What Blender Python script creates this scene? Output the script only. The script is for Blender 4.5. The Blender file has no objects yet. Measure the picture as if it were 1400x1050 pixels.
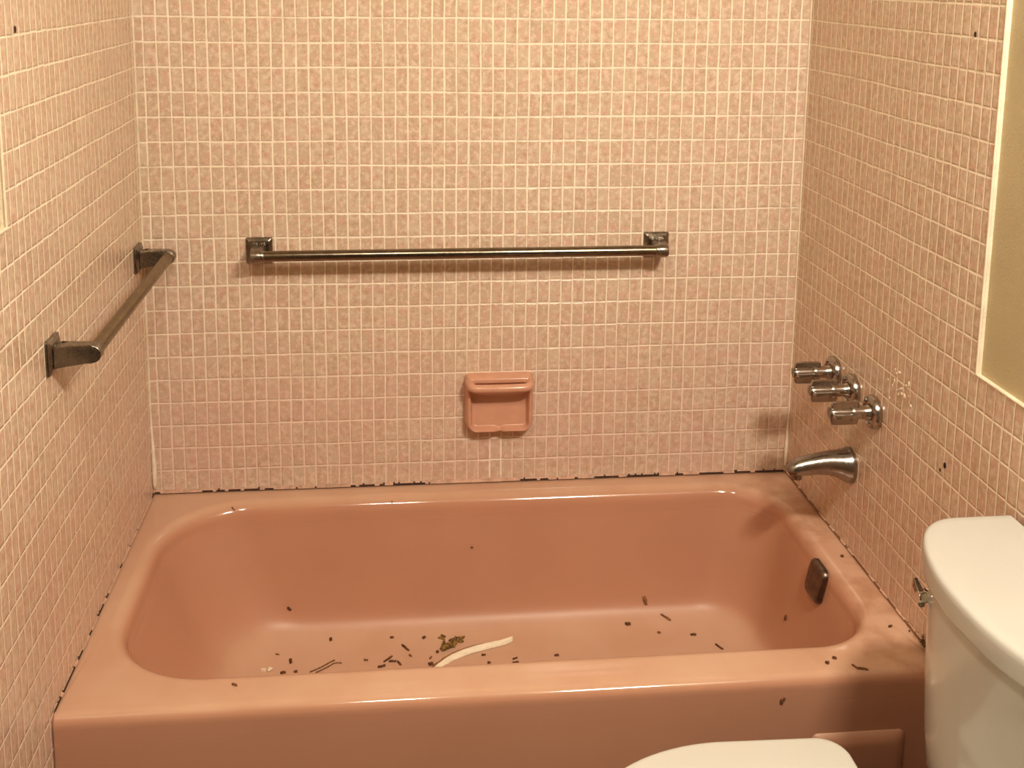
import bpy, bmesh, math, random
from mathutils import Vector, Matrix
from mathutils.bvhtree import BVHTree
random.seed(7)
PI = math.pi
W, PX, PZ, RIM = 1.52, 1.52/55.6, 0.05518, 0.37      # alcove width, tile pitches, tub rim height
scn = bpy.context.scene
COL = scn.collection

# ------------------------------------------------------------------ helpers
def link_mesh(name, bm, mats, parent=None, smooth=40, loc=None):
    me = bpy.data.meshes.new(name)
    bmesh.ops.recalc_face_normals(bm, faces=bm.faces)
    bm.to_mesh(me); bm.free()
    for m in (mats if isinstance(mats, (list, tuple)) else [mats]):
        me.materials.append(m)
    if smooth:
        for p in me.polygons: p.use_smooth = True
        me.set_sharp_from_angle(angle=math.radians(smooth))
    o = bpy.data.objects.new(name, me); COL.objects.link(o)
    if parent: o.parent = parent
    if loc: o.location = loc
    return o

def tag(o, label, cat, group=None):
    o['label'] = label; o['category'] = cat
    if group: o['group'] = group
    return o

def thing(name, label, cat, loc=(0, 0, 0), rotz=0, group=None):
    o = bpy.data.objects.new(name, None); COL.objects.link(o)
    o.empty_display_size = .05
    o.location = loc; o.rotation_euler = (0, 0, rotz)
    return tag(o, label, cat, group)

def dup(root, loc, rotz, label):
    r = root.copy(); COL.objects.link(r)
    r.location = loc; r.rotation_euler = (0, 0, rotz); r['label'] = label
    for ch in list(root.children):
        c = ch.copy(); COL.objects.link(c); c.parent = r
        for g in ch.children:
            d = g.copy(); COL.objects.link(d); d.parent = c
    return r

def loft(bm, loops, cap0=False, cap1=False, closed=True, mat=0):
    rows = [[bm.verts.new(p) for p in lp] for lp in loops]
    n = len(rows[0])
    for a, b in zip(rows, rows[1:]):
        for i in range(n if closed else n-1):
            j = (i+1) % n
            f = bm.faces.new((a[i], a[j], b[j], b[i])); f.material_index = mat
    if cap0: bm.faces.new(rows[0][::-1]).material_index = mat
    if cap1: bm.faces.new(rows[-1]).material_index = mat
    return rows

def box(bm, c, s, bev=0, seg=2, mat=0):
    r = bmesh.ops.create_cube(bm, size=1)
    for v in r['verts']:
        v.co = Vector((c[0]+v.co.x*s[0], c[1]+v.co.y*s[1], c[2]+v.co.z*s[2]))
    fs = set(f for v in r['verts'] for f in v.link_faces)
    for f in fs: f.material_index = mat
    if bev:
        es = set(e for v in r['verts'] for e in v.link_edges)
        bmesh.ops.bevel(bm, geom=list(es), offset=bev, segments=seg, profile=.5, affect='EDGES')

def lathe_y(bm, prof, n=40, cx=0, cz=0):
    # revolve (distance along -Y, radius) about the Y axis
    loops = [[(cx+r*math.cos(2*PI*i/n), -d, cz+r*math.sin(2*PI*i/n)) for i in range(n)] for d, r in prof]
    loft(bm, loops, True, True)

def tube(bm, pts, r, n=12, caps=True, flat=1.0, mat=0):
    pts = [Vector(p) for p in pts]; loops = []
    rr = r if isinstance(r, (list, tuple)) else [r]*len(pts)
    t = (pts[1]-pts[0]).normalized()
    up = Vector((0, 0, 1)) if abs(t.z) < .9 else Vector((1, 0, 0))
    for i, p in enumerate(pts):
        t = (pts[min(i+1, len(pts)-1)]-pts[max(i-1, 0)]).normalized()
        s = t.cross(up).normalized(); u = s.cross(t).normalized(); up = u
        loops.append([p + s*(rr[i]*math.cos(2*PI*k/n)) + u*(rr[i]*flat*math.sin(2*PI*k/n)) for k in range(n)])
    loft(bm, loops, caps, caps, mat=mat)

def catmull(P, k=6):
    out = []
    for i in range(len(P)-1):
        p0, p1, p2, p3 = P[max(i-1, 0)], P[i], P[i+1], P[min(i+2, len(P)-1)]
        for s in range(k):
            t = s/k
            out.append(tuple(.5*(2*b+(c-a)*t+(2*a-5*b+4*c-d)*t*t+(3*b-a-3*c+d)*t**3) for a, b, c, d in zip(p0, p1, p2, p3)))
    out.append(tuple(P[-1]))
    return out

def rrect(x0, x1, y0, y1, rs, n=14, ns=10):
    # rounded rectangle in order; corners (x0,y1) (x1,y1) (x1,y0) (x0,y0), y1 > y0
    cs = [((x0, y1), (1, -1), PI), ((x1, y1), (-1, -1), PI/2), ((x1, y0), (-1, 1), 0), ((x0, y0), (1, 1), -PI/2)]
    pts = []
    for (c, d, a0), r in zip(cs, rs):
        cx, cy = c[0]+d[0]*r, c[1]+d[1]*r
        pts.append([(cx+r*math.cos(a0-PI/2*i/n), cy+r*math.sin(a0-PI/2*i/n)) for i in range(n+1)])
    out = []
    for i in range(4):
        out += pts[i]
        a, b = pts[i][-1], pts[(i+1) % 4][0]
        out += [(a[0]+(b[0]-a[0])*k/ns, a[1]+(b[1]-a[1])*k/ns) for k in range(1, ns)]
    return out

# ------------------------------------------------------------------ materials
class N:
    def __init__(s, name):
        s.m = bpy.data.materials.new(name); s.m.use_nodes = True
        s.t = s.m.node_tree; s.b = s.t.nodes['Principled BSDF']
    def new(s, t, **kw):
        n = s.t.nodes.new(t)
        for k, v in kw.items(): setattr(n, k, v)
        return n
    def put(s, sock, v):
        if isinstance(v, bpy.types.NodeSocket): s.t.links.new(v, sock)
        elif isinstance(v, (tuple, list)) and len(v) == 3 and sock.type == 'RGBA': sock.default_value = (*v, 1)
        else: sock.default_value = v
    def math(s, op, a, b=0.0, c=0.0):
        n = s.new('ShaderNodeMath', operation=op)
        for k, v in enumerate((a, b, c)): s.put(n.inputs[k], v)
        return n.outputs[0]
    def ramp(s, v, a, b, lo=0.0, hi=1.0, smooth=True):
        n = s.new('ShaderNodeMapRange', interpolation_type='SMOOTHSTEP' if smooth else 'LINEAR')
        for k, x in zip(('Value', 'From Min', 'From Max', 'To Min', 'To Max'), (v, a, b, lo, hi)): s.put(n.inputs[k], x)
        return n.outputs[0]
    def mix(s, f, a, b):
        n = s.new('ShaderNodeMix', data_type='RGBA')
        s.put(n.inputs[0], f); s.put(n.inputs[6], a); s.put(n.inputs[7], b)
        return n.outputs[2]
    def noise(s, vec, scale, detail=2, rough=.5):
        n = s.new('ShaderNodeTexNoise'); s.put(n.inputs['Vector'], vec)
        n.inputs['Scale'].default_value = scale; n.inputs['Detail'].default_value = detail; n.inputs['Roughness'].default_value = rough
        return n.outputs[0]
    def obj(s): return s.new('ShaderNodeTexCoord').outputs['Object']
    def bump(s, h, dist, strength=1.0):
        n = s.new('ShaderNodeBump'); n.inputs['Distance'].default_value = dist; n.inputs['Strength'].default_value = strength
        s.put(n.inputs['Height'], h); s.t.links.new(n.outputs[0], s.b.inputs['Normal'])
    def set(s, **kw):
        for k, v in kw.items(): s.put(s.b.inputs[k.replace('_', ' ')], v)

def plain(name, col, rough=.5, metal=0, var=.08, scale=25, bump=0, bscale=200, spec=.5):
    m = N(name); o = m.obj()
    n = m.noise(o, scale, 4)
    c = m.mix(m.ramp(n, .3, .7), tuple(x*(1-var) for x in col), tuple(min(1, x*(1+var)) for x in col))
    m.set(Base_Color=c, Metallic=metal, Specular_IOR_Level=spec)
    m.set(Roughness=rough if var < .03 else m.ramp(m.noise(o, scale*3, 3), .3, .7, rough*.85, min(1, rough*1.15)))
    if bump: m.bump(m.noise(o, bscale, 3), bump)
    return m.m

def tile_mat(name, axis, u0, corner_tint=None):
    m = N(name); P = m.obj()
    sep = m.new('ShaderNodeSeparateXYZ'); m.put(sep.inputs[0], P)
    U, V = sep.outputs['XYZ'.index(axis)], sep.outputs['Z']
    n1 = m.noise(P, 5.0, 1); 
    ofs = m.new('ShaderNodeVectorMath', operation='ADD'); m.put(ofs.inputs[0], P); ofs.inputs[1].default_value = (5.3, 2.1, 7.7)
    n2 = m.noise(ofs.outputs[0], 4.0, 1)
    nf = m.noise(P, 130.0, 2)
    # per-sheet shift: mosaic sheets are laid a hair out of line
    su = m.math('DIVIDE', m.math('ADD', m.math('SUBTRACT', U, u0), m.math('MULTIPLY', m.math('SUBTRACT', n1, .5), .0045)), PX)
    sv = m.math('DIVIDE', m.math('ADD', m.math('SUBTRACT', V, RIM), m.math('MULTIPLY', m.math('SUBTRACT', n2, .5), .0045)), PZ)
    cu, cv = m.math('FLOOR', su), m.math('FLOOR', sv)
    # each tile nudged within its cell
    cmb = m.new('ShaderNodeCombineXYZ'); m.put(cmb.inputs[0], cu); m.put(cmb.inputs[1], cv); cmb.inputs[2].default_value = u0*10+1.7
    wn = m.new('ShaderNodeTexWhiteNoise', noise_dimensions='3D'); m.put(wn.inputs['Vector'], cmb.outputs[0])
    ws = m.new('ShaderNodeSeparateColor'); m.put(ws.inputs[0], wn.outputs['Color'])
    r1, r2, r3 = ws.outputs
    fu = m.math('FRACT', su); fv = m.math('FRACT', sv)
    ju = m.math('MULTIPLY', m.math('SUBTRACT', r1, .5), .0012)
    jv = m.math('MULTIPLY', m.math('SUBTRACT', r2, .5), .0012)
    du = m.math('ADD', m.math('MULTIPLY', m.math('SUBTRACT', .5, m.math('ABSOLUTE', m.math('SUBTRACT', fu, .5))), PX), ju)
    dv = m.math('ADD', m.math('MULTIPLY', m.math('SUBTRACT', .5, m.math('ABSOLUTE', m.math('SUBTRACT', fv, .5))), PZ), jv)
    d = m.math('SMOOTH_MIN', du, dv, .002)
    d = m.math('ADD', d, m.math('MULTIPLY', m.math('SUBTRACT', nf, .5), .0016))
    low = m.ramp(V, .37, .95)                                   # 0 at the tub, 1 higher up
    gw = m.math('ADD', .00100, m.math('MULTIPLY', m.noise(P, 14.0, 1), .0009))
    mask = m.ramp(d, gw, m.math('ADD', gw, .0009))              # 1 on the tile
    # glaze: mottled pink, paler splotches, some tiles pinker than others
    v1, v2 = m.noise(P, 75.0, 3, .6), m.noise(P, 190.0, 2, .6)
    c = m.mix(r3, (.590, .447, .322), (.650, .513, .380))
    c = m.mix(m.math('MULTIPLY', m.ramp(m.noise(P, 38.0, 3, .6), .45, .64), .62), c, (.665, .410, .325))
    c = m.mix(m.math('MULTIPLY', m.ramp(v1, .50, .62), .66), c, (.77, .63, .495))
    c = m.mix(m.math('MULTIPLY', m.ramp(v1, .46, .33), .60), c, (.50, .325, .205))
    c = m.mix(m.math('MULTIPLY', m.ramp(v2, .56, .70), .34), c, (.82, .66, .54))
    pink = m.math('MULTIPLY', m.ramp(V, 1.05, .45), m.ramp(m.noise(P, 4.5, 2), .35, .62))
    c = m.mix(m.math('MULTIPLY', pink, .34), c, (.66, .405, .330))
    g = m.mix(low, (.80, .61, .49), (.90, .785, .615))
    g = m.mix(m.math('MULTIPLY', m.ramp(m.noise(P, 22.0, 3), .5, .72), .35), g, (.58, .40, .28))
    if corner_tint:                                                   # fresher grout around a replaced tile under the dish
        f = m.math('MULTIPLY', m.math('MULTIPLY', m.ramp(U, .760, .775), m.ramp(U, .825, .81)), m.math('MULTIPLY', m.ramp(V, .375, .39), m.ramp(V, .50, .46)))
        g = m.mix(m.math('MULTIPLY', f, .8), g, (.93, .83, .68))
    # dark line where dirt sits under each tile edge
    edge = m.math('MULTIPLY', m.ramp(m.math('ABSOLUTE', m.math('SUBTRACT', d, m.math('ADD', gw, .0009))), .0008, 0.0), m.ramp(m.noise(P, 60.0, 2), .45, .7))
    c = m.mix(mask, g, c)
    c = m.mix(m.math('MULTIPLY', edge, .52), c, (.25, .13, .07))
    if corner_tint:                                                   # browner tint towards the low right corner
        a, b, z0, z1 = corner_tint
        sm = m.math('MULTIPLY', m.ramp(U, a, b), m.ramp(V, z1, z0))
        sm = m.math('MULTIPLY', sm, m.ramp(m.noise(P, 26.0, 4), .36, .66))
        c = m.mix(m.math('MULTIPLY', sm, .3), c, (.22, .10, .045))
    m.set(Base_Color=c, Roughness=m.ramp(mask, 0, 1, .75, .20), Specular_IOR_Level=.5)
    tilt = m.math('ADD', m.math('MULTIPLY', m.math('SUBTRACT', r1, .5), m.math('MULTIPLY', m.math('SUBTRACT', fu, .5), PX*.03)),
                  m.math('MULTIPLY', m.math('SUBTRACT', r2, .5), m.math('MULTIPLY', m.math('SUBTRACT', fv, .5), PZ*.03)))
    pil = m.math('MULTIPLY', m.ramp(d, .0004, .0036), .0011)
    h = m.math('ADD', m.math('ADD', pil, tilt), m.math('MULTIPLY', m.noise(P, 120.0, 2), .00028))
    m.bump(h, 1.0, 1.0)
    return m.m

M = {}
M['tile_back'] = tile_mat('tile_back', 'X', .75*PX, corner_tint=(1.45, 1.515, .375, .54))
M['tile_left'] = tile_mat('tile_left', 'Y', .30*PX)
M['tile_right'] = tile_mat('tile_right', 'Y', .55*PX)
M['paint'] = plain('painted_plaster', (.53, .44, .265), .55, var=.04, scale=6, bump=.0006, bscale=260)
M['grout'] = plain('grout', (.76, .65, .49), .8, var=.08, bump=.001)
M['caulk'] = plain('caulk', (.54, .34, .24), .7, var=.15, scale=60, bump=.001)
M['caulk_white'] = plain('white_caulk', (.82, .72, .56), .6, var=.08, scale=60, bump=.0006)
M['gap'] = plain('dark_gap', (.045, .020, .010), .9, var=.4, scale=80)
M['mould'] = plain('mould', (.14, .075, .028), .9, var=.6, scale=120, bump=.002)
M['dark'] = plain('dim_paint', (.10, .08, .06), .7, var=.05)
M['ceil'] = plain('ceiling_paint', (.62, .57, .46), .8, var=.03)
M['floor'] = plain('vinyl_floor', (.12, .085, .06), .45, var=.15, scale=8)
def enamel(name, dirt=True):
    m = N(name); P = m.obj()
    sz = m.new('ShaderNodeSeparateXYZ'); m.put(sz.inputs[0], P); sz = sz.outputs[2]
    c = m.mix(m.ramp(m.noise(P, 3.0, 3), .35, .65), (.520, .272, .172), (.545, .290, .184))
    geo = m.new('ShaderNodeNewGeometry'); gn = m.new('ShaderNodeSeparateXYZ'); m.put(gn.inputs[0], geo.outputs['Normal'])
    top_sheen = m.math('MULTIPLY', m.ramp(gn.outputs[2], .45, .98), m.ramp(m.noise(P, 7.0, 3), .2, .7, .30, .55))  # pale sheen of upward faces, painted into the enamel colour
    c = m.mix(top_sheen, c, (.69, .495, .350))
    if dirt:
        sep = m.new('ShaderNodeSeparateXYZ'); m.put(sep.inputs[0], P)
        d = m.math('MULTIPLY', m.math('MULTIPLY', m.ramp(sep.outputs[0], 1.2, 1.5), m.ramp(sz, .345, .365)), m.ramp(m.noise(P, 18.0, 4), .40, .68))
        c = m.mix(m.math('MULTIPLY', d, .45), c, (.34, .15, .07))
        w = m.math('MULTIPLY', m.ramp(m.noise(P, 45.0, 4, .7), .60, .72), m.ramp(sep.outputs[2], .36, .371))
        c = m.mix(m.math('MULTIPLY', w, .06), c, (.74, .47, .32))
    m.set(Base_Color=c, Roughness=m.ramp(sz, .285, .362, .42, .10), Specular_IOR_Level=.5)
    return m.m
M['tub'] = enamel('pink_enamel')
M['dish'] = plain('pink_ceramic', (.60, .325, .215), .17, var=.04, scale=30)
M['china'] = plain('white_china', (.545, .53, .475), .15, var=.015, scale=4)
M['seat'] = plain('white_seat_plastic', (.62, .605, .54), .30, var=.015, scale=4)
M['chrome'] = plain('worn_chrome', (.46, .42, .375), .22, 1, var=.10, scale=60)
M['chrome_bright'] = plain('bright_chrome', (.72, .68, .62), .10, 1, var=.06)
M['nickel'] = plain('aged_nickel', (.30, .26, .215), .28, 1, var=.12, scale=50)
M['rail'] = plain('brushed_rail', (.25, .20, .145), .22, 1, var=.12, scale=50)
M['spout'] = plain('dull_spout_chrome', (.34, .305, .27), .24, 1, var=.08, scale=40)
M['bronze'] = plain('olive_bronze_rail', (.27, .21, .13), .32, 1, var=.10, scale=40)
M['plate'] = plain('dull_overflow_metal', (.20, .155, .125), .36, 1, var=.2, scale=60)
M['rust'] = plain('rust', (.22, .10, .04), .8, var=.3, scale=100)
M['chip'] = plain('dark_chip', (.15, .060, .022), .85, var=.5, scale=150)
M['chip2'] = plain('brown_chip', (.26, .12, .05), .85, var=.4, scale=150)
M['moss'] = plain('olive_debris', (.24, .14, .035), .9, var=.6, scale=160, bump=.003)
M['paint_white'] = plain('old_white_caulk', (.86, .76, .58), .55, var=.06, scale=120, bump=.001)
M['glint_flake'] = plain('pale_glint_and_flake', (.85, .72, .56), .12, var=.1, scale=90)  # shared by the painted tile glints and the caulk flake

# ------------------------------------------------------------------ room shell
YF, H, TH = -2.72, 2.42, .009          # front wall, ceiling height, tile thickness
ZT = 2.02                              # top of tile
def struct(name, bm, mats, parent=None, smooth=0):
    o = link_mesh(name, bm, mats, parent, smooth)
    if not parent: o['kind'] = 'structure'
    return o
def quad(bm, pts, mat=0):
    f = bm.faces.new([bm.verts.new(p) for p in pts]); f.material_index = mat; return f
def slab(bm, poly, axis, a, b, mat_face=0, mat_side=1):
    # flat panel: polygon in the (u, z) plane, from wall coordinate a (hidden side) to b (room side)
    f = (lambda u, z, w: (w, u, z)) if axis == 'x' else (lambda u, z, w: (u, w, z))
    A = [bm.verts.new(f(u, z, a)) for u, z in poly]; B = [bm.verts.new(f(u, z, b)) for u, z in poly]
    bm.faces.new(B).material_index = mat_face
    bm.faces.new(A[::-1]).material_index = mat_side
    for i in range(len(poly)):
        j = (i+1) % len(poly)
        bm.faces.new((A[i], A[j], B[j], B[i])).material_index = mat_side

# back wall: tile, painted above
bm = bmesh.new()
slab(bm, [(-.06, 0), (W+.06, 0), (W+.06, ZT), (-.06, ZT)], 'y', TH, 0.0)
slab(bm, [(-.06, 0), (W+.06, 0), (W+.06, H), (-.06, H)], 'y', .08, TH, 2, 2)
struct('wall_back', bm, [M['tile_back'], M['grout'], M['paint']])
# left wall: tile to y=-.825, lower wainscot beyond it
DL, DR = -.829, -.799
zl, zr = RIM+15*PZ, RIM+10*PZ
def grout_edge(bm, pts, r=.0030):
    tube(bm, pts, r, 8, mat=1)
bm = bmesh.new()
slab(bm, [(0, 0), (0, ZT), (DL, ZT), (DL, zl), (YF, zl), (YF, 0)], 'x', -TH, 0)
slab(bm, [(.08, 0), (.08, H), (YF-.08, H), (YF-.08, 0)], 'x', -.08, -TH, 2, 2)
grout_edge(bm, [(-.001, DL, ZT), (-.001, DL, zl+.01), (-.001, DL, zl)], .0022)
grout_edge(bm, [(-.001, DL, zl), (-.001, -1.6, zl), (-.001, YF, zl)])
wall_left = struct('wall_left', bm, [M['tile_left'], M['grout'], M['paint']])
bm = bmesh.new()
slab(bm, [(0, 0), (0, ZT), (DR, ZT), (DR, zr), (YF, zr), (YF, 0)], 'x', W+TH, W)
slab(bm, [(.08, 0), (.08, H), (YF-.08, H), (YF-.08, 0)], 'x', W+.08, W+TH, 2, 2)
grout_edge(bm, [(W+.001, DR, ZT), (W+.001, DR, zr+.01), (W+.001, DR, zr)], .0024)
grout_edge(bm, [(W+.001, DR, zr), (W+.001, -1.6, zr), (W+.001, YF, zr)], .0024)
wall_right = struct('wall_right', bm, [M['tile_right'], M['grout'], M['paint']])
bm = bmesh.new(); slab(bm, [(-.06, 0), (W+.06, 0), (W+.06, H), (-.06, H)], 'y', YF-.08, YF, 0, 0)
struct('wall_front', bm, [M['dark']])
bm = bmesh.new(); box(bm, (W/2, YF/2, -.04), (W+.16, -YF+.16, .08)); struct('floor', bm, [M['floor']])
bm = bmesh.new(); box(bm, (W/2, YF/2, H+.04), (W+.16, -YF+.16, .08)); struct('ceiling', bm, [M['ceil']])

# caulk lines: trim along the tub seam, broken by dark gaps
def seam(name, pts_fn, length, gaps, rad, seed):
    rnd = random.Random(seed); bm = bmesh.new(); n = int(length/.004)
    prev = None
    for k in range(n+1):
        s = k*length/n
        g = any(a <= s <= b for a, b in gaps)
        r = (rad*.75 if g else rad*(.8+.5*rnd.random()))
        a, b, c = pts_fn(s, r, g)
        cur = [bm.verts.new(a), bm.verts.new(b), bm.verts.new(c)]
        if prev:
            for i in (0, 1):
                bm.faces.new((prev[0][i], prev[0][i+1], cur[i+1], cur[i])).material_index = 1 if (g and prev[1] and (i == 1 or rnd.random() < .12)) else 0
        prev = (cur, g)
    return bm
# (along the back wall)
def fb(s, r, g):
    w = .0035 if g else 0
    return ((s, -.0004, RIM+.0035+r), (s, -r*.45 - (.0015 if g else 0), RIM+.003+r*.4), (s, -.0035-r*.7, RIM+.0018))
bm = seam('b', fb, W, [(.004, .018), (.109, .138), (.141, .165), (.17, .20), (.205, .246), (.254, .27), (.272, .276), (.325, .332), (.372, .378),
    (.455, .468), (.476, .515), (.522, .538), (.552, .61), (.612, .632), (.64, .646), (.75, .754), (.86, .90), (.905, .93), (.945, .952), (.99, 1.0), (1.04, 1.10), (1.12, 1.20), (1.24, 1.26), (1.30, 1.36), (1.385, 1.43), (1.44, 1.515)], .0042, 1)
struct('trim_1', bm, [M['caulk'], M['gap']])
def fl(s, r, g):
    return ((.0004, -s, RIM+.0035+r*.7), (r*.4+(.001 if g else 0), -s, RIM+.003+r*.3), (.003+r*.5, -s, RIM+.0018))
bm = seam('l', fl, .765, [(.002, .03), (.17, .18), (.24, .245), (.31, .33), (.42, .44), (.455, .50), (.54, .56), (.60, .63), (.645, .72), (.725, .765)], .0022, 2)
struct('trim_2', bm, [M['caulk'], M['gap']])
def fr(s, r, g):
    return ((W-.0004, -s, RIM+.0035+r*.7), (W-r*.4-(.001 if g else 0), -s, RIM+.003+r*.3), (W-.003-r*.5, -s, RIM+.0018))
bm = seam('r', fr, .765, [(.03, .09), (.10, .15), (.16, .22), (.25, .28), (.30, .34), (.36, .375), (.40, .48), (.50, .53), (.56, .6), (.63, .765)], .0026, 3)
trim3 = struct('trim_3', bm, [M['caulk'], M['rust']])
# mould crusted at the front end of the right-hand seam
bm = bmesh.new(); rnd = random.Random(11)
for k in range(46):
    y = -.765 + abs(rnd.gauss(0, .045)); r = rnd.uniform(.0012, .0042)*(1 if y < -.70 else .6)
    bmesh.ops.create_icosphere(bm, subdivisions=1, radius=r, matrix=Matrix.Translation((W-.002-rnd.random()*.008, y, RIM+.002+rnd.random()*.018)) @ Matrix.Diagonal((rnd.uniform(.5, 1.3), rnd.uniform(.6, 1.6), rnd.uniform(.5, 1.2), 1)))
o = link_mesh('mould_crust', bm, M['mould'], trim3); o['label'] = 'dark brown mould crust'
# white corner caulk low in the left corner, and thinner in the right
bm = bmesh.new(); tube(bm, [(.004, -.004, .385), (.0045, -.0045, .395), (.005, -.005, .44), (.004, -.004, .47), (.002, -.002, .53), (.001, -.001, .60)], [.002, .005, .006, .0045, .003, .001], 8)
struct('trim_4', bm, [M['caulk_white']], smooth=50)
bm = bmesh.new(); tube(bm, [(W-.004, -.004, .385), (W-.004, -.004, .40), (W-.004, -.004, .43), (W-.003, -.003, .48), (W-.001, -.001, .53)], [.002, .0048, .0048, .003, .001], 8)
struct('trim_5', bm, [M['caulk_white']], smooth=50)
# vertical corner grout beads
for nm, x in (('trim_6', .001), ('trim_7', W-.001)):
    bm = bmesh.new(); tube(bm, [(x, -.001, .52), (x, -.001, 1.2), (x, -.001, ZT)], .0028, 8)
    struct(nm, bm, [M['grout']], smooth=50)
# screw holes left by an old shower door
def hole(parent, x, y, z, sx, r=.0042):
    bm = bmesh.new()
    loops = []
    for d, rr in ((.0002, r*1.15), (.0012, r), (.0008, r*.6)):
        loops.append([(x+sx*d, y+rr*.7*math.cos(2*PI*i/12), z+rr*math.sin(2*PI*i/12)) for i in range(12)])
    loft(bm, loops, False, True)
    link_mesh('screw_hole', bm, M['gap'], parent)
hole(wall_left, 0, -.745, 1.482, 1, .005)
hole(wall_right, W, -.713, 1.479, -1)
hole(wall_right, W, -.726, .727, -1, .005)
hole(wall_right, W, -.712, .712, -1, .0028)
# lamp glints on the tiles beside the taps, added as pale flecks
rnd = random.Random(5); bm = bmesh.new()
for k in range(26):
    y, z = rnd.gauss(-.555, .03), rnd.gauss(.80, .017); r = rnd.uniform(.0012, .0034)
    bmesh.ops.create_icosphere(bm, subdivisions=2, radius=1, matrix=Matrix.Translation((W, y, z)) @ Matrix.Diagonal((r*.5, r*rnd.uniform(.5, 1.6), r*rnd.uniform(.5, 1.6), 1)))
o = link_mesh('glint_flecks', bm, M['glint_flake'], wall_right); o['kind'] = 'stuff'

# ------------------------------------------------------------------ bathtub
FL = .058
lev = []   # (z, x0, x1, yback, yfront, rBL, rBR, rFR, rFL)
def roll(o, R): return R*math.sin(o), R*(1-math.cos(o))
R0 = .034
for k in range(9):
    a = PI/2*k/8*.97
    i, dz = roll(a, R0); jf, dzf = roll(a, R0)
    lev.append((RIM-dz, .028+i, 1.474-i*.9, -.040-i, -.705+i*.85, .215-i, .165-i, .150-i, .205-i))
body = [(RIM-R0, .062, 1.4435, -.074, -.676, .181, .131, .116, .171),
        (.30, .075, 1.436, -.079, -.669, .178, .132, .118, .170),
        (.25, .094, 1.427, -.086, -.662, .176, .134, .122, .170),
        (.19, .122, 1.416, -.094, -.652, .172, .134, .124, .168),
        (.14, .152, 1.404, -.101, -.641, .166, .132, .124, .164),
        (.10, .186, 1.389, -.111, -.627, .156, .126, .120, .154),
        (.077, .220, 1.367, -.133, -.604, .144, .116, .112, .142),
        (.064, .262, 1.335, -.166, -.571, .130, .104, .100, .128),
        (FL, .320, 1.287, -.212, -.527, .110, .090, .088, .108)]
lev = lev[:-1] + catmull(body, 4)
loops = []
# outside: apron skirt (front only moves), rounded front edge, deck
out = [(0, -.777), (.12, -.777), (.30, -.777), (.344, -.777)]
Re = .020
for k in range(1, 9):
    a = PI/2*k/8
    out.append((RIM-.002-Re+Re*math.sin(a), -.777+Re*(1-math.cos(a))))
bm = bmesh.new()
e = .0002
for z, yf in out:
    loops.append([(x, y, z) for x, y in rrect(e, W-e, yf, -e, (.004,)*4)])
for z, x0, x1, yb, yf, a, b, c, d in lev:
    loops.append([(x, y, z) for x, y in rrect(x0, x1, yf, yb, (a, b, c, d))])
rows = loft(bm, loops)
# deck top sits at RIM near the bowl, falling 2 mm to the outer edge; close the floor of the bowl
last = lev[-1]
prev = rows[-1]
for s in (.6, .25):
    cx, cy = (last[1]+last[2])/2, (last[3]+last[4])/2
    new = [bm.verts.new((cx+(v.co.x-cx)*s, cy+(v.co.y-cy)*s, FL-.002*(1-s))) for v in rows[-1]]
    for i in range(len(new)):
        j = (i+1) % len(new); bm.faces.new((prev[i], prev[j], new[j], new[i]))
    prev = new
bm.faces.new(prev)
bm.normal_update()
tub_bvh = BVHTree.FromBMesh(bm)
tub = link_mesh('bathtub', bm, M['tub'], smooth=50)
tag(tub, 'pink enamelled built-in bathtub between the three tiled walls', 'bathtub')
# raised panel on the apron
bm = bmesh.new()
loops = []
for dy, ins in ((0, 0), (.0035, .0015), (.010, .013), (.0115, .017), (.0118, .024)):
    loops.append([(x, -.7768-dy, z) for x, z in rrect(1.285+ins, 1.456-ins, .05+ins, .258-ins, (.012,)*4, 5, 3)])
loft(bm, loops, False, True)
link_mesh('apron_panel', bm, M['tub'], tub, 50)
# overflow plate: domed square with rounded corners, leaning with the tub's end
bm = bmesh.new(); loops = []
for d, ins in ((0, 0), (.006, .0), (.010, .002), (.0125, .006), (.0135, .012), (.0145, .022)):
    loops.append([(x, -d, z) for x, z in rrect(-.036+ins, .036-ins, -.038+ins, .038-ins, (max(.004, .016-ins*.5),)*4, 6, 3)])
loft(bm, loops, True, True)
ov = link_mesh('overflow_plate', bm, M['plate'], tub, 50)
ov['label'] = 'dull dark metal overflow plate'
hit = tub_bvh.ray_cast(Vector((1.2, -.412, .324)), Vector((1, 0, 0)))
nrm = hit[1] if hit[1].x < 0 else -hit[1]
ry = math.atan2(nrm.z, -nrm.x)
ov.matrix_local = Matrix.Translation(hit[0]+nrm*.001) @ Matrix.Rotation(-PI/2, 4, 'Z') @ Matrix.Rotation(-ry, 4, 'X')
# chip in the enamel of the back rim
bm = bmesh.new(); box(bm, (.553, -.0665, RIM-.014), (.0022, .002, .014), .0006)
link_mesh('rust_streak', bm, M['rust'], tub)

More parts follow.
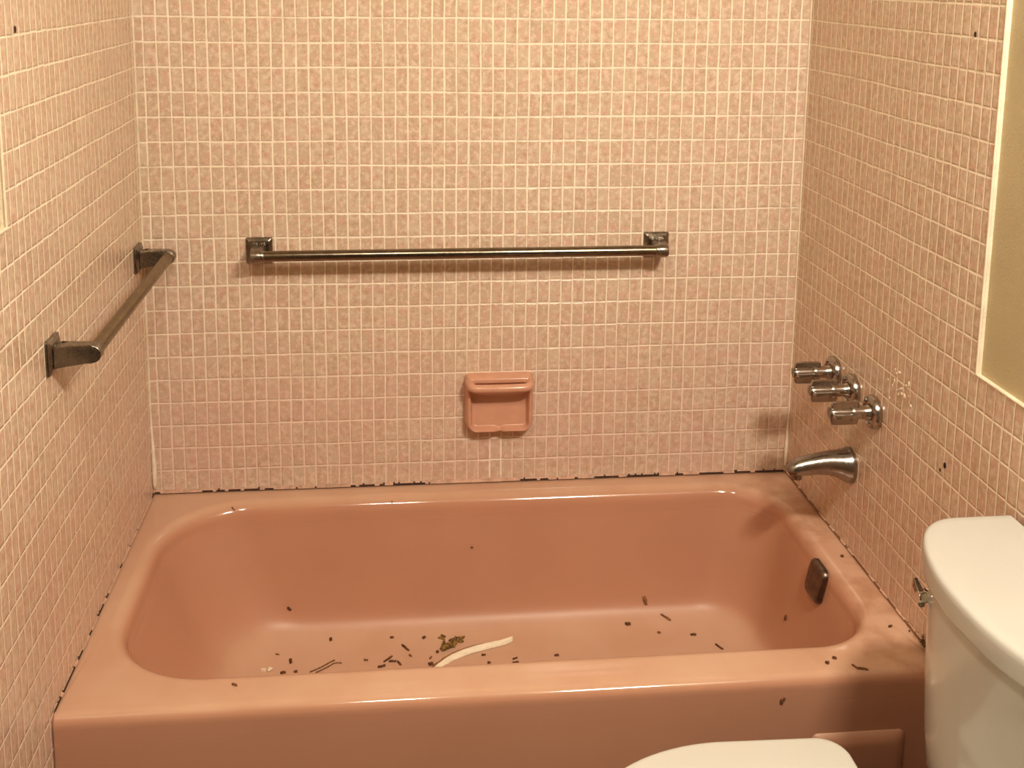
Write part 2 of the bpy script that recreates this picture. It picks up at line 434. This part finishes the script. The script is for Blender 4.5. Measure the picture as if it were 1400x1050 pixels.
# ------------------------------------------------------------------ towel bars (local X along wall, wall at y=0, room towards -Y)
def towel_bar(name, label, half, loc, rotz, railm, postm, depth=.068, drop=.0):
    t = thing(name, label, 'towel bar', loc, rotz, None)
    for s in (-1, 1):
        cx = s*half
        bm = bmesh.new(); loops = []
        for d, h in ((0, .0295), (.0045, .0295), (.006, .0285), (.0085, .0235), (.0095, .0225)):
            loops.append([(cx+x, -d, z) for x, z in rrect(-h, h, -h, h, (.003,)*4, 3, 2)])
        loft(bm, loops, True, True)
        mp = link_mesh('mounting_plate', bm, postm, t, 35)
        # two slots of the clip at top of the plate
        bm = bmesh.new()
        for q in (-1, 1): box(bm, (cx+q*.0085, -.0105, .0165), (.011, .0035, .005), .001)
        link_mesh('clip', bm, M['chrome'], mp, 35)
        # arm: wide at the plate, narrowing to a round end that holds the rail
        bm = bmesh.new(); prof = []
        r = .0152; zc = .0020
        prof += [(.006, .017), (.016, .0145), (.030, zc+r+.0005), (depth-.008, zc+r)]
        arc = [(depth+r*math.sin(a), zc+r*math.cos(a)) for a in [PI*k/12 for k in range(13)]]
        prof += arc
        prof += [(depth-.008, zc-r), (.030, zc-r-.001), (.016, -.0185), (.006, -.021)]
        wd = lambda d: .0115+.0085*max(0, 1-d/.055)**1.5
        A = [bm.verts.new((cx-wd(d), -d, z)) for d, z in prof]; B = [bm.verts.new((cx+wd(d), -d, z)) for d, z in prof]
        capA = bm.faces.new(A[::-1]); capB = bm.faces.new(B)
        for i in range(len(prof)):
            j = (i+1) % len(prof); bm.faces.new((A[i], A[j], B[j], B[i]))
        bmesh.ops.bevel(bm, geom=list(capA.edges)+list(capB.edges), offset=.0022, segments=3, profile=.5, affect='EDGES')
        link_mesh('post', bm, postm, t, 35)
        bm = bmesh.new()
        loops = [[(cx-s*xx, -depth+rr*math.cos(2*PI*i/24), zc+rr*math.sin(2*PI*i/24)) for i in range(24)] for xx, rr in ((.010, .0138), (.0165, .0138), (.018, .0128))]
        loft(bm, loops, True, True)
        link_mesh('collar', bm, M['nickel'], t, 35)
    bm = bmesh.new(); L = half-.008
    loops = [[(x, -depth+.0121*math.cos(2*PI*i/28), .0020+.0121*math.sin(2*PI*i/28)) for i in range(28)] for x in (-L, -L*.3, L*.3, L)]
    loft(bm, loops, True, True)
    link_mesh('rail', bm, railm, t, 40)
    return t
tb = towel_bar('towel_bar', 'long horizontal metal towel bar fixed across the back wall above the soap dish', .4575, (.7155, 0, .9495), 0, M['rail'], M['nickel'])
tb['group'] = 'metal towel bars'
tl = towel_bar('towel_bar', 'shorter bronze-toned towel bar fixed to the left wall, seen end on', .3065, (0, -.364, .9495), PI/2, M['bronze'], M['nickel'])
tl['group'] = 'metal towel bars'

# ------------------------------------------------------------------ soap dish
sd = thing('soap_dish', 'pink ceramic soap dish with grab bar set in the back wall tiles', 'soap dish', (.806, .001, .5735))
bm = bmesh.new(); NX, NZ = 84, 76
hw, hz = .0820, .0705
def sm(a, b, x):
    t = max(0, min(1, (x-a)/(b-a))); return t*t*(3-2*t)
def depth(x, z):
    # distance to the rounded outline
    r = .029 if z < 0 else .015
    qx, qz = abs(x)-(hw-r), abs(z)-(hz-r)
    dist = -(math.hypot(max(qx, 0), max(qz, 0))+min(max(qx, qz), 0)-r)
    if dist <= 0: return 0
    v = (z+hz)/(2*hz)                                  # 0 bottom .. 1 top
    rim = .040-.006*sm(.0, .5, v)                      # proud edge
    rim = rim*(1-sm(.80, .90, v)) + .026*sm(.80, .90, v)
    notch = math.exp(-(x/.008)**2)*(1-sm(.0, .14, v))*.010
    outer = math.sqrt(max(0, 1-(1-min(1, dist/.010))**2))
    edge = (rim-notch)*outer
    # recess
    rr = .014
    wx = .0685; zb, zt = -.0585-math.exp(-(x/.008)**2)*.004, .052
    ax, az0 = abs(x)-(wx-rr), max(zb+rr-z, z-(zt-rr))
    inn = -(math.hypot(max(ax, 0), max(az0, 0))+min(max(ax, az0), 0)-rr)
    floor_d = .010 + .012*(1-sm(.05, .62, v)) 
    k = sm(-.003, .006, inn)
    return edge*(1-k)+min(edge, floor_d)*k
grid = [[None]*(NX+1) for _ in range(NZ+1)]
for j in range(NZ+1):
    for i in range(NX+1):
        x, z = -hw+2*hw*i/NX, -hz+2*hz*j/NZ
        d = depth(x, z)
        # round the outer silhouette: pull corner points on to the outline
        r = .029 if z < 0 else .015
        qx, qz = abs(x)-(hw-r), abs(z)-(hz-r)
        if qx > 0 and qz > 0:
            l = math.hypot(qx, qz)
            if l > r:
                x = math.copysign(hw-r+qx*r/l, x); z = math.copysign(hz-r+qz*r/l, z); d = 0
        y = -d
        if d > 0:                                       # sides taper in a little towards the front
            x *= 1-.7*d*.6; z = z*(1-.3*d)
        grid[j][i] = bm.verts.new((x, y, z))
for j in range(NZ):
    for i in range(NX):
        bm.faces.new((grid[j][i], grid[j][i+1], grid[j+1][i+1], grid[j+1][i]))
bmesh.ops.remove_doubles(bm, verts=bm.verts, dist=.00005)
link_mesh('dish', bm, M['dish'], sd, 80)
# grab bar: rises from both shoulders, runs across the front, slot behind it
bm = bmesh.new()
path = catmull([(-.071, -.012, .053), (-.0705, -.034, .0525), (-.066, -.050, .052), (-.052, -.0555, .0515), (0, -.0565, .0513), (.052, -.0555, .0515), (.066, -.050, .052), (.0705, -.034, .0525), (.071, -.012, .053)], 6)
rad = [.0105]*len(path)
tube(bm, path, rad, 18, True, .92)
link_mesh('grab_bar', bm, M['dish'], sd, 80)

# ------------------------------------------------------------------ taps on the right wall (local -Y = out of the wall)
GT = 'bath tap handles on the right wall'
tap = thing('tap_handle', 'chrome lobed bath tap handle nearest the back wall, leftmost of three', 'tap', (W, -.252, .7205), -PI/2, GT)
bm = bmesh.new()
lathe_y(bm, [(0, .0335), (.003, .0345), (.008, .0345), (.0125, .0325), (.0155, .027), (.0165, .0235), (.012, .0215), (.010, .0175)], 48)
link_mesh('flange', bm, M['chrome'], tap, 35)
bm = bmesh.new()
lathe_y(bm, [(.006, .0175), (.016, .0165), (.020, .0140), (.030, .0132), (.043, .0132), (.044, .0148), (.050, .0155), (.052, .0145)], 36)
link_mesh('stem', bm, M['chrome'], tap, 35)
bm = bmesh.new(); loops = []
n = 96
for d, s in ((.036, .78), (.0375, .94), (.040, 1.0), (.075, 1.0), (.088, .98), (.0915, .93), (.0935, .84)):
    lp = []
    for i in range(n):
        a = 2*PI*i/n + PI/4
        q = abs(math.cos(2*a))                       # four lobes
        r = .0112 + .0130*sm(.85, .96, q)
        if d > .093: r = min(r, .0195)
        lp.append((r*s*math.cos(a), -d, r*s*math.sin(a)))
    loops.append(lp)
loft(bm, loops, True, True)
hd = link_mesh('handle', bm, M['chrome'], tap, 38)
bm = bmesh.new(); lathe_y(bm, [(.092, .0098), (.0955, .0098), (.0968, .0085), (.0968, .006), (.0962, .004)], 28)
link_mesh('cap', bm, M['nickel'], hd, 35)
tap2 = dup(tap, (W, -.347, .7165), -PI/2, 'chrome lobed bath tap handle in the middle of the row of three')
tap3 = dup(tap, (W, -.451, .7110), -PI/2, 'chrome lobed bath tap handle nearest the viewer, closest to the pale painted glints')
# spout
sp = thing('tub_spout', 'tapered chrome bath spout below the three tap handles', 'spout', (W, -.355, .553), -PI/2)
bm = bmesh.new()
st = [(0, .0, .0345, .038), (.007, .0, .0345, .038), (.015, .001, .0325, .0350), (.032, .0045, .0280, .0290), (.055, .0060, .0240, .0250), (.080, .0045, .0215, .0222),
      (.103, .0010, .0200, .0203), (.118, -.0025, .0185, .0180), (.129, -.0075, .0160, .0145), (.136, -.0125, .0110, .0090)]
pts = catmull(st, 4)
loops = []
for i, (d, z, rx, rz) in enumerate(pts):
    a, b = pts[max(0, i-1)], pts[min(len(pts)-1, i+1)]
    ang = math.atan2(b[1]-a[1], b[0]-a[0])
    ang *= .8 if d > .10 else .3
    lp = []
    for k in range(32):
        t = 2*PI*k/32; x = rx*math.cos(t); v = rz*math.sin(t)
        lp.append((x, -(d - v*math.sin(ang)), z + v*math.cos(ang)))
    loops.append(lp)
loft(bm, loops, True, True)
link_mesh('spout_body', bm, M['spout'], sp, 50)
bm = bmesh.new()
loops = [[(r*math.cos(2*PI*k/24), -.117+r*.9*math.sin(2*PI*k/24), z) for k in range(24)] for z, r in ((-.012, .0125), (-.0255, .0120), (-.0262, .0100), (-.018, .0095))]
loft(bm, loops, True, True)
link_mesh('nozzle', bm, M['nickel'], sp, 35)

# ------------------------------------------------------------------ toilet (tank back to the right wall, bowl towards -X)
TC = -1.165
to = thing('toilet', 'white toilet with closed lid standing against the right wall beside the tub', 'toilet', (1.5, TC, 0))
half = [(1.508, -.9405), (1.500, -.9405), (1.45, -.9405), (1.405, -.9425), (1.377, -.954), (1.354, -.976), (1.334, -1.012), (1.318, -1.060), (1.3085, -1.112), (1.306, TC)]
hc = catmull([(x, y) for x, y in half], 6)
full = hc + [(x, 2*TC-y) for x, y in hc[::-1][1:]]
nrm2 = []
for i in range(len(full)):
    a, b = full[max(0, i-1)], full[min(len(full)-1, i+1)]
    l = math.hypot(b[0]-a[0], b[1]-a[1]); nrm2.append(((b[1]-a[1])/l, -(b[0]-a[0])/l))
def outline(z, inset=0.0, s=1.0):
    o = []
    for (x, y), (nx, ny) in zip(full, nrm2):
        x2, y2 = min(x, 1.508)-nx*inset, y-ny*inset
        if x > 1.49: x2 = x
        o.append((1.508+(x2-1.508)*s-1.5, (y2-TC)*s, z))
    return o
bm = bmesh.new()
lp = [outline(.7105, .006), outline(.709, .003), outline(.7115, .0005), outline(.715, 0), outline(.738, 0), outline(.7445, .001), outline(.7485, .0035), outline(.7500, .008), outline(.7503, .02)]
loft(bm, lp, True, True)
link_mesh('tank_lid', bm, M['china'], to, 50)
bm = bmesh.new()
lp = []
for z, ins, s in ((.360, .06, .90), (.366, .036, .93), (.378, .026, .945), (.40, .020, .96), (.45, .017, .975), (.55, .014, .988), (.65, .0125, .996), (.7115, .012, 1.0)):
    lp.append(outline(z, ins, s))
loft(bm, lp, True, True)
link_mesh('tank', bm, M['china'], to, 50)
# flush lever on the tank's front, far side
lvx, lvy, lvz = 1.358-1.5, -1.003-TC, .655
bm = bmesh.new()
loops = [[(lvx-d, lvy+r*math.cos(2*PI*k/28), lvz+r*math.sin(2*PI*k/28)) for k in range(28)] for d, r in ((-.016, .0135), (.006, .0135), (.008, .0125), (.0085, .009), (.020, .009), (.0215, .008))]
loft(bm, loops, True, True)
lv = link_mesh('flush_lever', bm, M['chrome_bright'], to, 35); lv['label'] = 'bright chrome flush lever'
bm = bmesh.new()
loops = []
for s, hh, ww in ((-.010, .006, .0035), (-.008, .0085, .0045), (0, .0095, .0050), (.012, .0085, .0045), (.018, .0080, .0040), (.023, .0076, .0036), (.025, .0060, .0026)):
    loops.append([(lvx-.0165-a, lvy+s*.80, lvz+s*.55+b) for a, b in rrect(-ww, ww, -hh, hh, (.0022,)*4, 3, 2)])
loft(bm, loops, True, True)
link_mesh('lever_arm', bm, M['nickel'], lv, 40)
# bowl
def egg(z, xb, xf, hwid, xm=None, n=72, p=2.0):
    # oval from xb (wall side) to xf (front); widest at xm
    xm = xm if xm is not None else xf+(xb-xf)*.55
    o = []
    for k in range(n):
        t = 2*PI*k/n; c, s = math.cos(t), math.sin(t)
        a = (xb-xm) if c > 0 else (xm-xf)
        pp = 2.6 if c > 0 else p
        o.append((xm-1.5+a*math.copysign(abs(c)**(2/pp), c), hwid*math.copysign(abs(s)**(2/pp), s), z))
    return o
bm = bmesh.new()
loft(bm, [egg(0, 1.42, 1.02, .112), egg(.02, 1.42, 1.02, .110), egg(.05, 1.41, 1.03, .100), egg(.14, 1.40, 1.04, .095), egg(.20, 1.40, 1.00, .115), egg(.27, 1.39, .90, .150),
          egg(.33, 1.34, .845, .170), egg(.370, 1.30, .825, .178), egg(.385, 1.30, .823, .178), egg(.388, 1.295, .828, .173), egg(.386, 1.26, .87, .13), egg(.33, 1.22, .88, .12), egg(.22, 1.16, .96, .07)], True, True)
link_mesh('bowl', bm, M['china'], to, 50)
bm = bmesh.new(); box(bm, (1.395-1.5, 0, .335), (.21, .30, .10), .018, 4)
link_mesh('tank_shelf', bm, M['china'], to, 50)
# seat ring and closed lid share an outline: rounded hinge end, straight sides, elliptical front
def seat_outline(z, ins=0.0, n=20):
    xh, hwd, xm, xf, r = 1.238-ins, .181-ins, 1.045, .805+ins, .042
    p = []
    for k in range(n+1):                                # far hinge corner
        a = PI/2*k/n
        p.append((xh-r+r*math.cos(a), hwd-.004-r+r*math.sin(a)))
    for k in range(1, 6): p.append((xh-r+(xm-(xh-r))*k/6, hwd-.004*(1-k/6)))
    for k in range(n*2+1):
        a = PI/2+PI*k/(2*n)
        p.append((xm+(xm-xf)*math.cos(a), hwd*math.sin(a)))
    for k in range(1, 6): p.append((xm+((xh-r)-xm)*k/6, -hwd+.004*k/6))
    for k in range(n+1):
        a = -PI/2+PI/2*k/n
        p.append((xh-r+r*math.cos(a), -hwd+.004+r+r*math.sin(a)))
    return [(x-1.5, y, z) for x, y in p]
def scale_loop(lp, f, z):
    cx = sum(p[0] for p in lp)/len(lp); return [(cx+(p[0]-cx)*f, p[1]*f, z) for p in lp]
bm = bmesh.new()
o0 = seat_outline(.389, .004)
loft(bm, [o0, seat_outline(.3935, .001), seat_outline(.402, .001), seat_outline(.4045, .004), scale_loop(o0, .62, .4045), scale_loop(o0, .60, .402), scale_loop(o0, .60, .392), scale_loop(o0, .62, .389), o0])
bmesh.ops.remove_doubles(bm, verts=bm.verts, dist=.0001)
link_mesh('seat', bm, M['seat'], to, 50)
bm = bmesh.new()
o1 = seat_outline(.420, 0)
loft(bm, [seat_outline(.4065, .004), seat_outline(.408, .001), seat_outline(.412, 0), seat_outline(.4175, .001), seat_outline(.4215, .004)]+[seat_outline(.4215+.0055*math.sin(min(1, q/.09)*PI/2), .004+q) for q in (.004, .010, .02, .035, .055, .08, .11)], True, True)
link_mesh('seat_lid', bm, M['seat'], to, 50)
for s in (-1, 1):
    bm = bmesh.new(); box(bm, (1.262-1.5, s*.075, .402), (.036, .034, .030), .007, 3)
    link_mesh('hinge', bm, M['seat'], to, 50)

# ------------------------------------------------------------------ litter in the tub and on its rim
def ground(x, y):
    h = tub_bvh.ray_cast(Vector((x, y, 1.0)), Vector((0, 0, -1)))
    return (h[0], h[1] if h[1].z > 0 else -h[1]) if h[0] else (Vector((x, y, RIM)), Vector((0, 0, 1)))
def flake(name, label, cat, x, y, length, width, ang, mat, group=None, thick=.0022, bend=.0, seed=0):
    rnd = random.Random(seed); bm = bmesh.new(); n = 7; loops = []
    for k in range(n):
        t = k/(n-1)-.5
        w = width*.5*(.55+.45*math.sin(PI*(k+.6)/(n+.2)))*rnd.uniform(.75, 1.2)
        cx, cy = t*length, bend*(t*t*4)*length + rnd.uniform(-.08, .08)*width
        h = thick*rnd.uniform(.7, 1.3)
        loops.append([(cx, cy-w, 0), (cx, cy-w*.6, h), (cx, cy+w*.6, h*1.05), (cx, cy+w, 0)])
    loft(bm, loops, True, True)
    p, nr = ground(x, y)
    o = link_mesh(name, bm, mat, None, 30)
    q = Vector((0, 0, 1)).rotation_difference(nr).to_matrix().to_4x4()
    o.matrix_world = Matrix.Translation(p+nr*.0002) @ q @ Matrix.Rotation(ang, 4, 'Z')
    return tag(o, label, cat, group)
G = 'dark crumbs littering the tub'
C1, C2 = M['chip'], M['chip2']
crumbs = [  # x, y, length, width, angle(deg), mat, label
 (.192, -.071, .011, .0035, -40, C2, 'tiny brown crumb alone at the far left end of the tub floor'),
 (.316, -.104, .012, .0070, -40, C1, 'small oval brown crumb left of centre, near the tub back side'),
 (.412, -.145, .007, .0120, 10, C1, 'short upright brown crumb, second speck from the left along the tub floor back'),
 (.296, -.187, .009, .0022, -10, C2, 'thin faint brown sliver above the pale flake at the left'),
 (.327, -.205, .007, .022, 10, C1, 'upright brown crumb right of the pale flake, above two dark lumps'),
 (.341, -.240, .008, .0090, 20, C1, 'dark round lump under the upright brown crumb at the left'),
 (.314, -.243, .013, .0085, 10, C1, 'dark lump just right of the pale flake by the tub front'),
 (.493, -.211, .010, .0055, -15, C2, 'small brown crumb between the twigs and the cluster of sticks'),
 (.528, -.235, .019, .0085, 15, C1, 'dark curled stick, lowest left of the cluster left of the white strip'),
 (.542, -.211, .028, .0060, 42, C1, 'dark slanting stick, upper left of the cluster left of the white strip'),
 (.552, -.220, .018, .0055, -5, C1, 'dark level stick in the middle of the cluster left of the white strip'),
 (.567, -.227, .018, .0065, -62, C1, 'dark stick leaning down to the right, right end of the cluster'),
 (.581, -.178, .027, .0065, -52, C1, 'dark straight stick by itself above the cluster of sticks'),
 (.592, -.204, .008, .0050, -40, C2, 'tiny brown crumb below the single straight stick'),
 (.551, -.148, .009, .0065, 0, C1, 'small round dark crumb left of the olive leaf clump, level with its top'),
 (.624, -.152, .009, .0080, 30, C1, 'small round dark crumb just left of the olive leaf clump'),
 (.637, -.236, .012, .0150, 20, C1, 'round dark lump at the left tip of the white strip'),
 (.637, -.214, .009, .0045, 60, C2, 'brown crumb above the round dark lump by the white strip'),
 (.653, -.196, .007, .0110, 10, C1, 'short dark crumb hanging below the olive leaf clump'),
 (.738, -.086, .006, .0045, 0, C2, 'lone tiny speck high on the tub floor above the white strip'),
 (.756, -.214, .010, .0065, 0, C1, 'dark crumb just below the middle of the white strip'),
 (.766, -.242, .008, .0080, 0, C1, 'round dark crumb under the white strip near the tub front'),
 (.825, -.232, .013, .0035, 20, C1, 'upper of two short dashes right of the white strip'),
 (.825, -.246, .015, .0050, 5, C1, 'lower of two short dashes right of the white strip'),
 (.920, -.228, .011, .0085, 0, C1, 'dark crumb alone in the middle right of the tub floor, near its front'),
 (1.101, -.143, .015, .0130, -20, C1, 'chunky dark crumb right of centre on the tub floor'),
 (1.149, -.108, .010, .0290, 18, C2, 'upright brown leaf scrap, highest of the litter at the right'),
 (1.194, -.133, .029, .0080, -38, C2, 'pale brown slanting leaf scrap right of the upright one'),
 (1.169, -.171, .009, .0060, -10, C2, 'small brown crumb below the two leaf scraps at the right'),
 (1.247, -.183, .015, .0090, -5, C1, 'dark oval crumb right of the leaf scraps'),
 (1.294, -.232, .026, .0050, -60, C1, 'thin dark sliver slanting to the tub front at the right'),
 (.285, -.718, .012, .0040, -30, C2, 'small brown crumb on the front rim of the tub at the left'),
 (1.321, -.742, .007, .0090, 15, C1, 'small dark crumb on the front rim right of the bowl, the left of two'),
 (1.339, -.731, .008, .0070, -10, C1, 'small dark crumb on the front rim right of the bowl, the right of two'),
 (1.378, -.762, .020, .0045, -15, C2, 'thin brown splinter on the right end of the front rim'),
 (1.366, -.757, .016, .0030, -62, C2, 'brown splinter beside another at the right end of the front rim'),
 (1.482, -.648, .008, .0060, 20, C1, 'small dark crumb on the right-hand rim near the toilet'),
 (1.494, -.399, .007, .0090, 10, C1, 'dark crumb on the right-hand rim beside the overflow plate'),
 (1.414, -.315, .012, .0095, 0, C1, 'dark crumb low on the tub wall below the overflow plate, near the front rim'),
]
for i, (x, y, L, wd_, an, mt, lab) in enumerate(crumbs):
    flake('dirt_crumb', lab, 'crumb', x, y, L*.92, wd_*.82, math.radians(an), mt, G, thick=.003, seed=i+20)
# two thin twigs
def twig(label, pts, r):
    P = []
    for x, y in pts:
        g, nr = ground(x, y); P.append(g+nr*r)
    o0 = P[0].copy(); bm = bmesh.new(); tube(bm, [p-o0 for p in catmull(P, 3) and [Vector(q) for q in catmull([tuple(p) for p in P], 3)]], r, 6)
    o = link_mesh('twig', bm, C2, None, 60, o0); tag(o, label, 'twig', 'thin twigs in the tub')
twig('thin brown twig, longer of a pair lying left of the sticks cluster', [(.372, -.243), (.395, -.228), (.414, -.212), (.424, -.206)], .0014)
twig('thin brown twig, shorter lower one of a pair left of the sticks cluster', [(.385, -.246), (.410, -.228), (.424, -.216), (.440, -.217)], .0014)
# white peeled strip of caulk
bm = bmesh.new(); rnd = random.Random(3)
path = catmull([(.640, -.262), (.660, -.240), (.690, -.216), (.728, -.199), (.768, -.188), (.800, -.181), (.826, -.172)], 5)
loops = []
for k, (x, y) in enumerate(path):
    t = k/(len(path)-1)
    w = .0085*math.sin(PI*min(1, .12+t*.80))**.6*(1+.10*rnd.uniform(-1, 1)) if t < .97 else .002
    a, b = path[max(0, k-1)], path[min(len(path)-1, k+1)]
    tx, ty = b[0]-a[0], b[1]-a[1]; l = math.hypot(tx, ty); nx, ny = -ty/l, tx/l
    z = ground(x, y)[0].z
    lift = .003+.004*t
    loops.append([(x-nx*w, y-ny*w, z+.0006), (x-nx*w*.8, y-ny*w*.8, z+lift), (x+nx*w*.2, y+ny*w*.2, z+lift+.004), (x+nx*w*.9, y+ny*w*.9, z+lift+.001), (x+nx*w, y+ny*w, z+.0008)])
loft(bm, loops, True, True)
o = link_mesh('caulk_strip', bm, M['paint_white'], None, 50); tag(o, 'curved white strip of peeled caulk lying on the tub floor', 'caulk strip')
bm = bmesh.new()
tube(bm, [(lp[4][0]-.0008, lp[4][1]+.0016, lp[4][2]+.0022) for lp in loops[1:20]], .0022, 6)
e_ = link_mesh('dirty_edge', bm, C2, o); e_['label'] = 'brown dirty edge'
# pale flake at the left front
bm = bmesh.new(); rnd = random.Random(9)
g, _ = ground(.284, -.236)
for k in range(5):
    box(bm, (rnd.uniform(-.014, .014), rnd.uniform(-.004, .004), .0025), (rnd.uniform(.006, .013), rnd.uniform(.004, .008), rnd.uniform(.003, .008)), .001, 1)
o = link_mesh('caulk_flake', bm, M['glint_flake'], None, 30, g); tag(o, 'small pale crumbly flake of caulk at the left front of the tub floor', 'flake')
# clump of dried leaf
bm = bmesh.new(); rnd = random.Random(4); g, nr = ground(.690, -.168)
for k in range(30):
    t = rnd.uniform(-1, 1)
    x, y = t*.020+rnd.gauss(0, .004), t*.024+rnd.gauss(0, .007)
    if k > 23: x, y = -.021+rnd.gauss(0, .003), .018+rnd.gauss(0, .004)
    s = rnd.uniform(.0035, .0075)
    bmesh.ops.create_icosphere(bm, subdivisions=1, radius=s, matrix=Matrix.Translation((x, y, s*.5)) @ Matrix.Rotation(rnd.uniform(0, 3), 4, 'Z') @ Matrix.Diagonal((1.5, .6, .7, 1)))
o = link_mesh('leaf_clump', bm, M['moss'], None, 0, g); tag(o, 'crumpled olive-brown clump of dried leaf above the white caulk strip', 'leaf clump')
# speck stuck on the apron
bm = bmesh.new(); box(bm, (0, 0, 0), (.006, .004, .008), .0015, 2); box(bm, (.004, .0005, .004), (.005, .003, .005), .001, 1)
o = link_mesh('dirt_crumb', bm, C1, None, 30, (1.227, -.7785, .326)); tag(o, 'single dark speck stuck on the front face of the tub', 'crumb', G)

# ------------------------------------------------------------------ light
def area(name, loc, size, power, col, target):
    l = bpy.data.lights.new(name, 'AREA'); l.shape = 'RECTANGLE'; l.size, l.size_y = size; l.energy = power; l.color = col
    o = bpy.data.objects.new(name, l); COL.objects.link(o); o.location = loc
    o.rotation_euler = (Vector(target)-Vector(loc)).to_track_quat('-Z', 'Y').to_euler()
    return o
LC = (1.0, .925, .815)
area('vanity_light', (1.33, -1.95, 2.28), (.32, .12), 35, LC, (.70, -.2, .5))
area('ceiling_light', (.55, -1.80, 2.39), (.20, .20), 12, LC, (.60, -1.3, 0))
w = bpy.data.worlds.new('world'); scn.world = w; w.use_nodes = True
w.node_tree.nodes['Background'].inputs[0].default_value = (1, .8, .6, 1); w.node_tree.nodes['Background'].inputs[1].default_value = .02

# ------------------------------------------------------------------ camera
cam = bpy.data.cameras.new('camera'); co = bpy.data.objects.new('camera', cam); COL.objects.link(co)
yaw, pit, rol = .0978226, -.1621963, .0092596
fwd = Vector((math.sin(yaw)*math.cos(pit), math.cos(yaw)*math.cos(pit), math.sin(pit)))
rt = Vector((math.cos(yaw), -math.sin(yaw), 0)); up = rt.cross(fwd)
c_, s_ = math.cos(rol), math.sin(rol)
rt, up = c_*rt+s_*up, -s_*rt+c_*up
mx = Matrix((rt, up, -fwd)).transposed().to_4x4(); mx.translation = (.557487, -2.427782, 1.197297+RIM)
co.matrix_world = mx
cam.sensor_width = 36; cam.sensor_fit = 'HORIZONTAL'
cam.lens = 1480.81/1400*36; cam.shift_x = .01511; cam.shift_y = -.22551; cam.clip_start = .01
scn.camera = co
scn.view_settings.view_transform = 'Standard'; scn.view_settings.look = 'None'
scn.view_settings.exposure = .03; scn.view_settings.gamma = .90
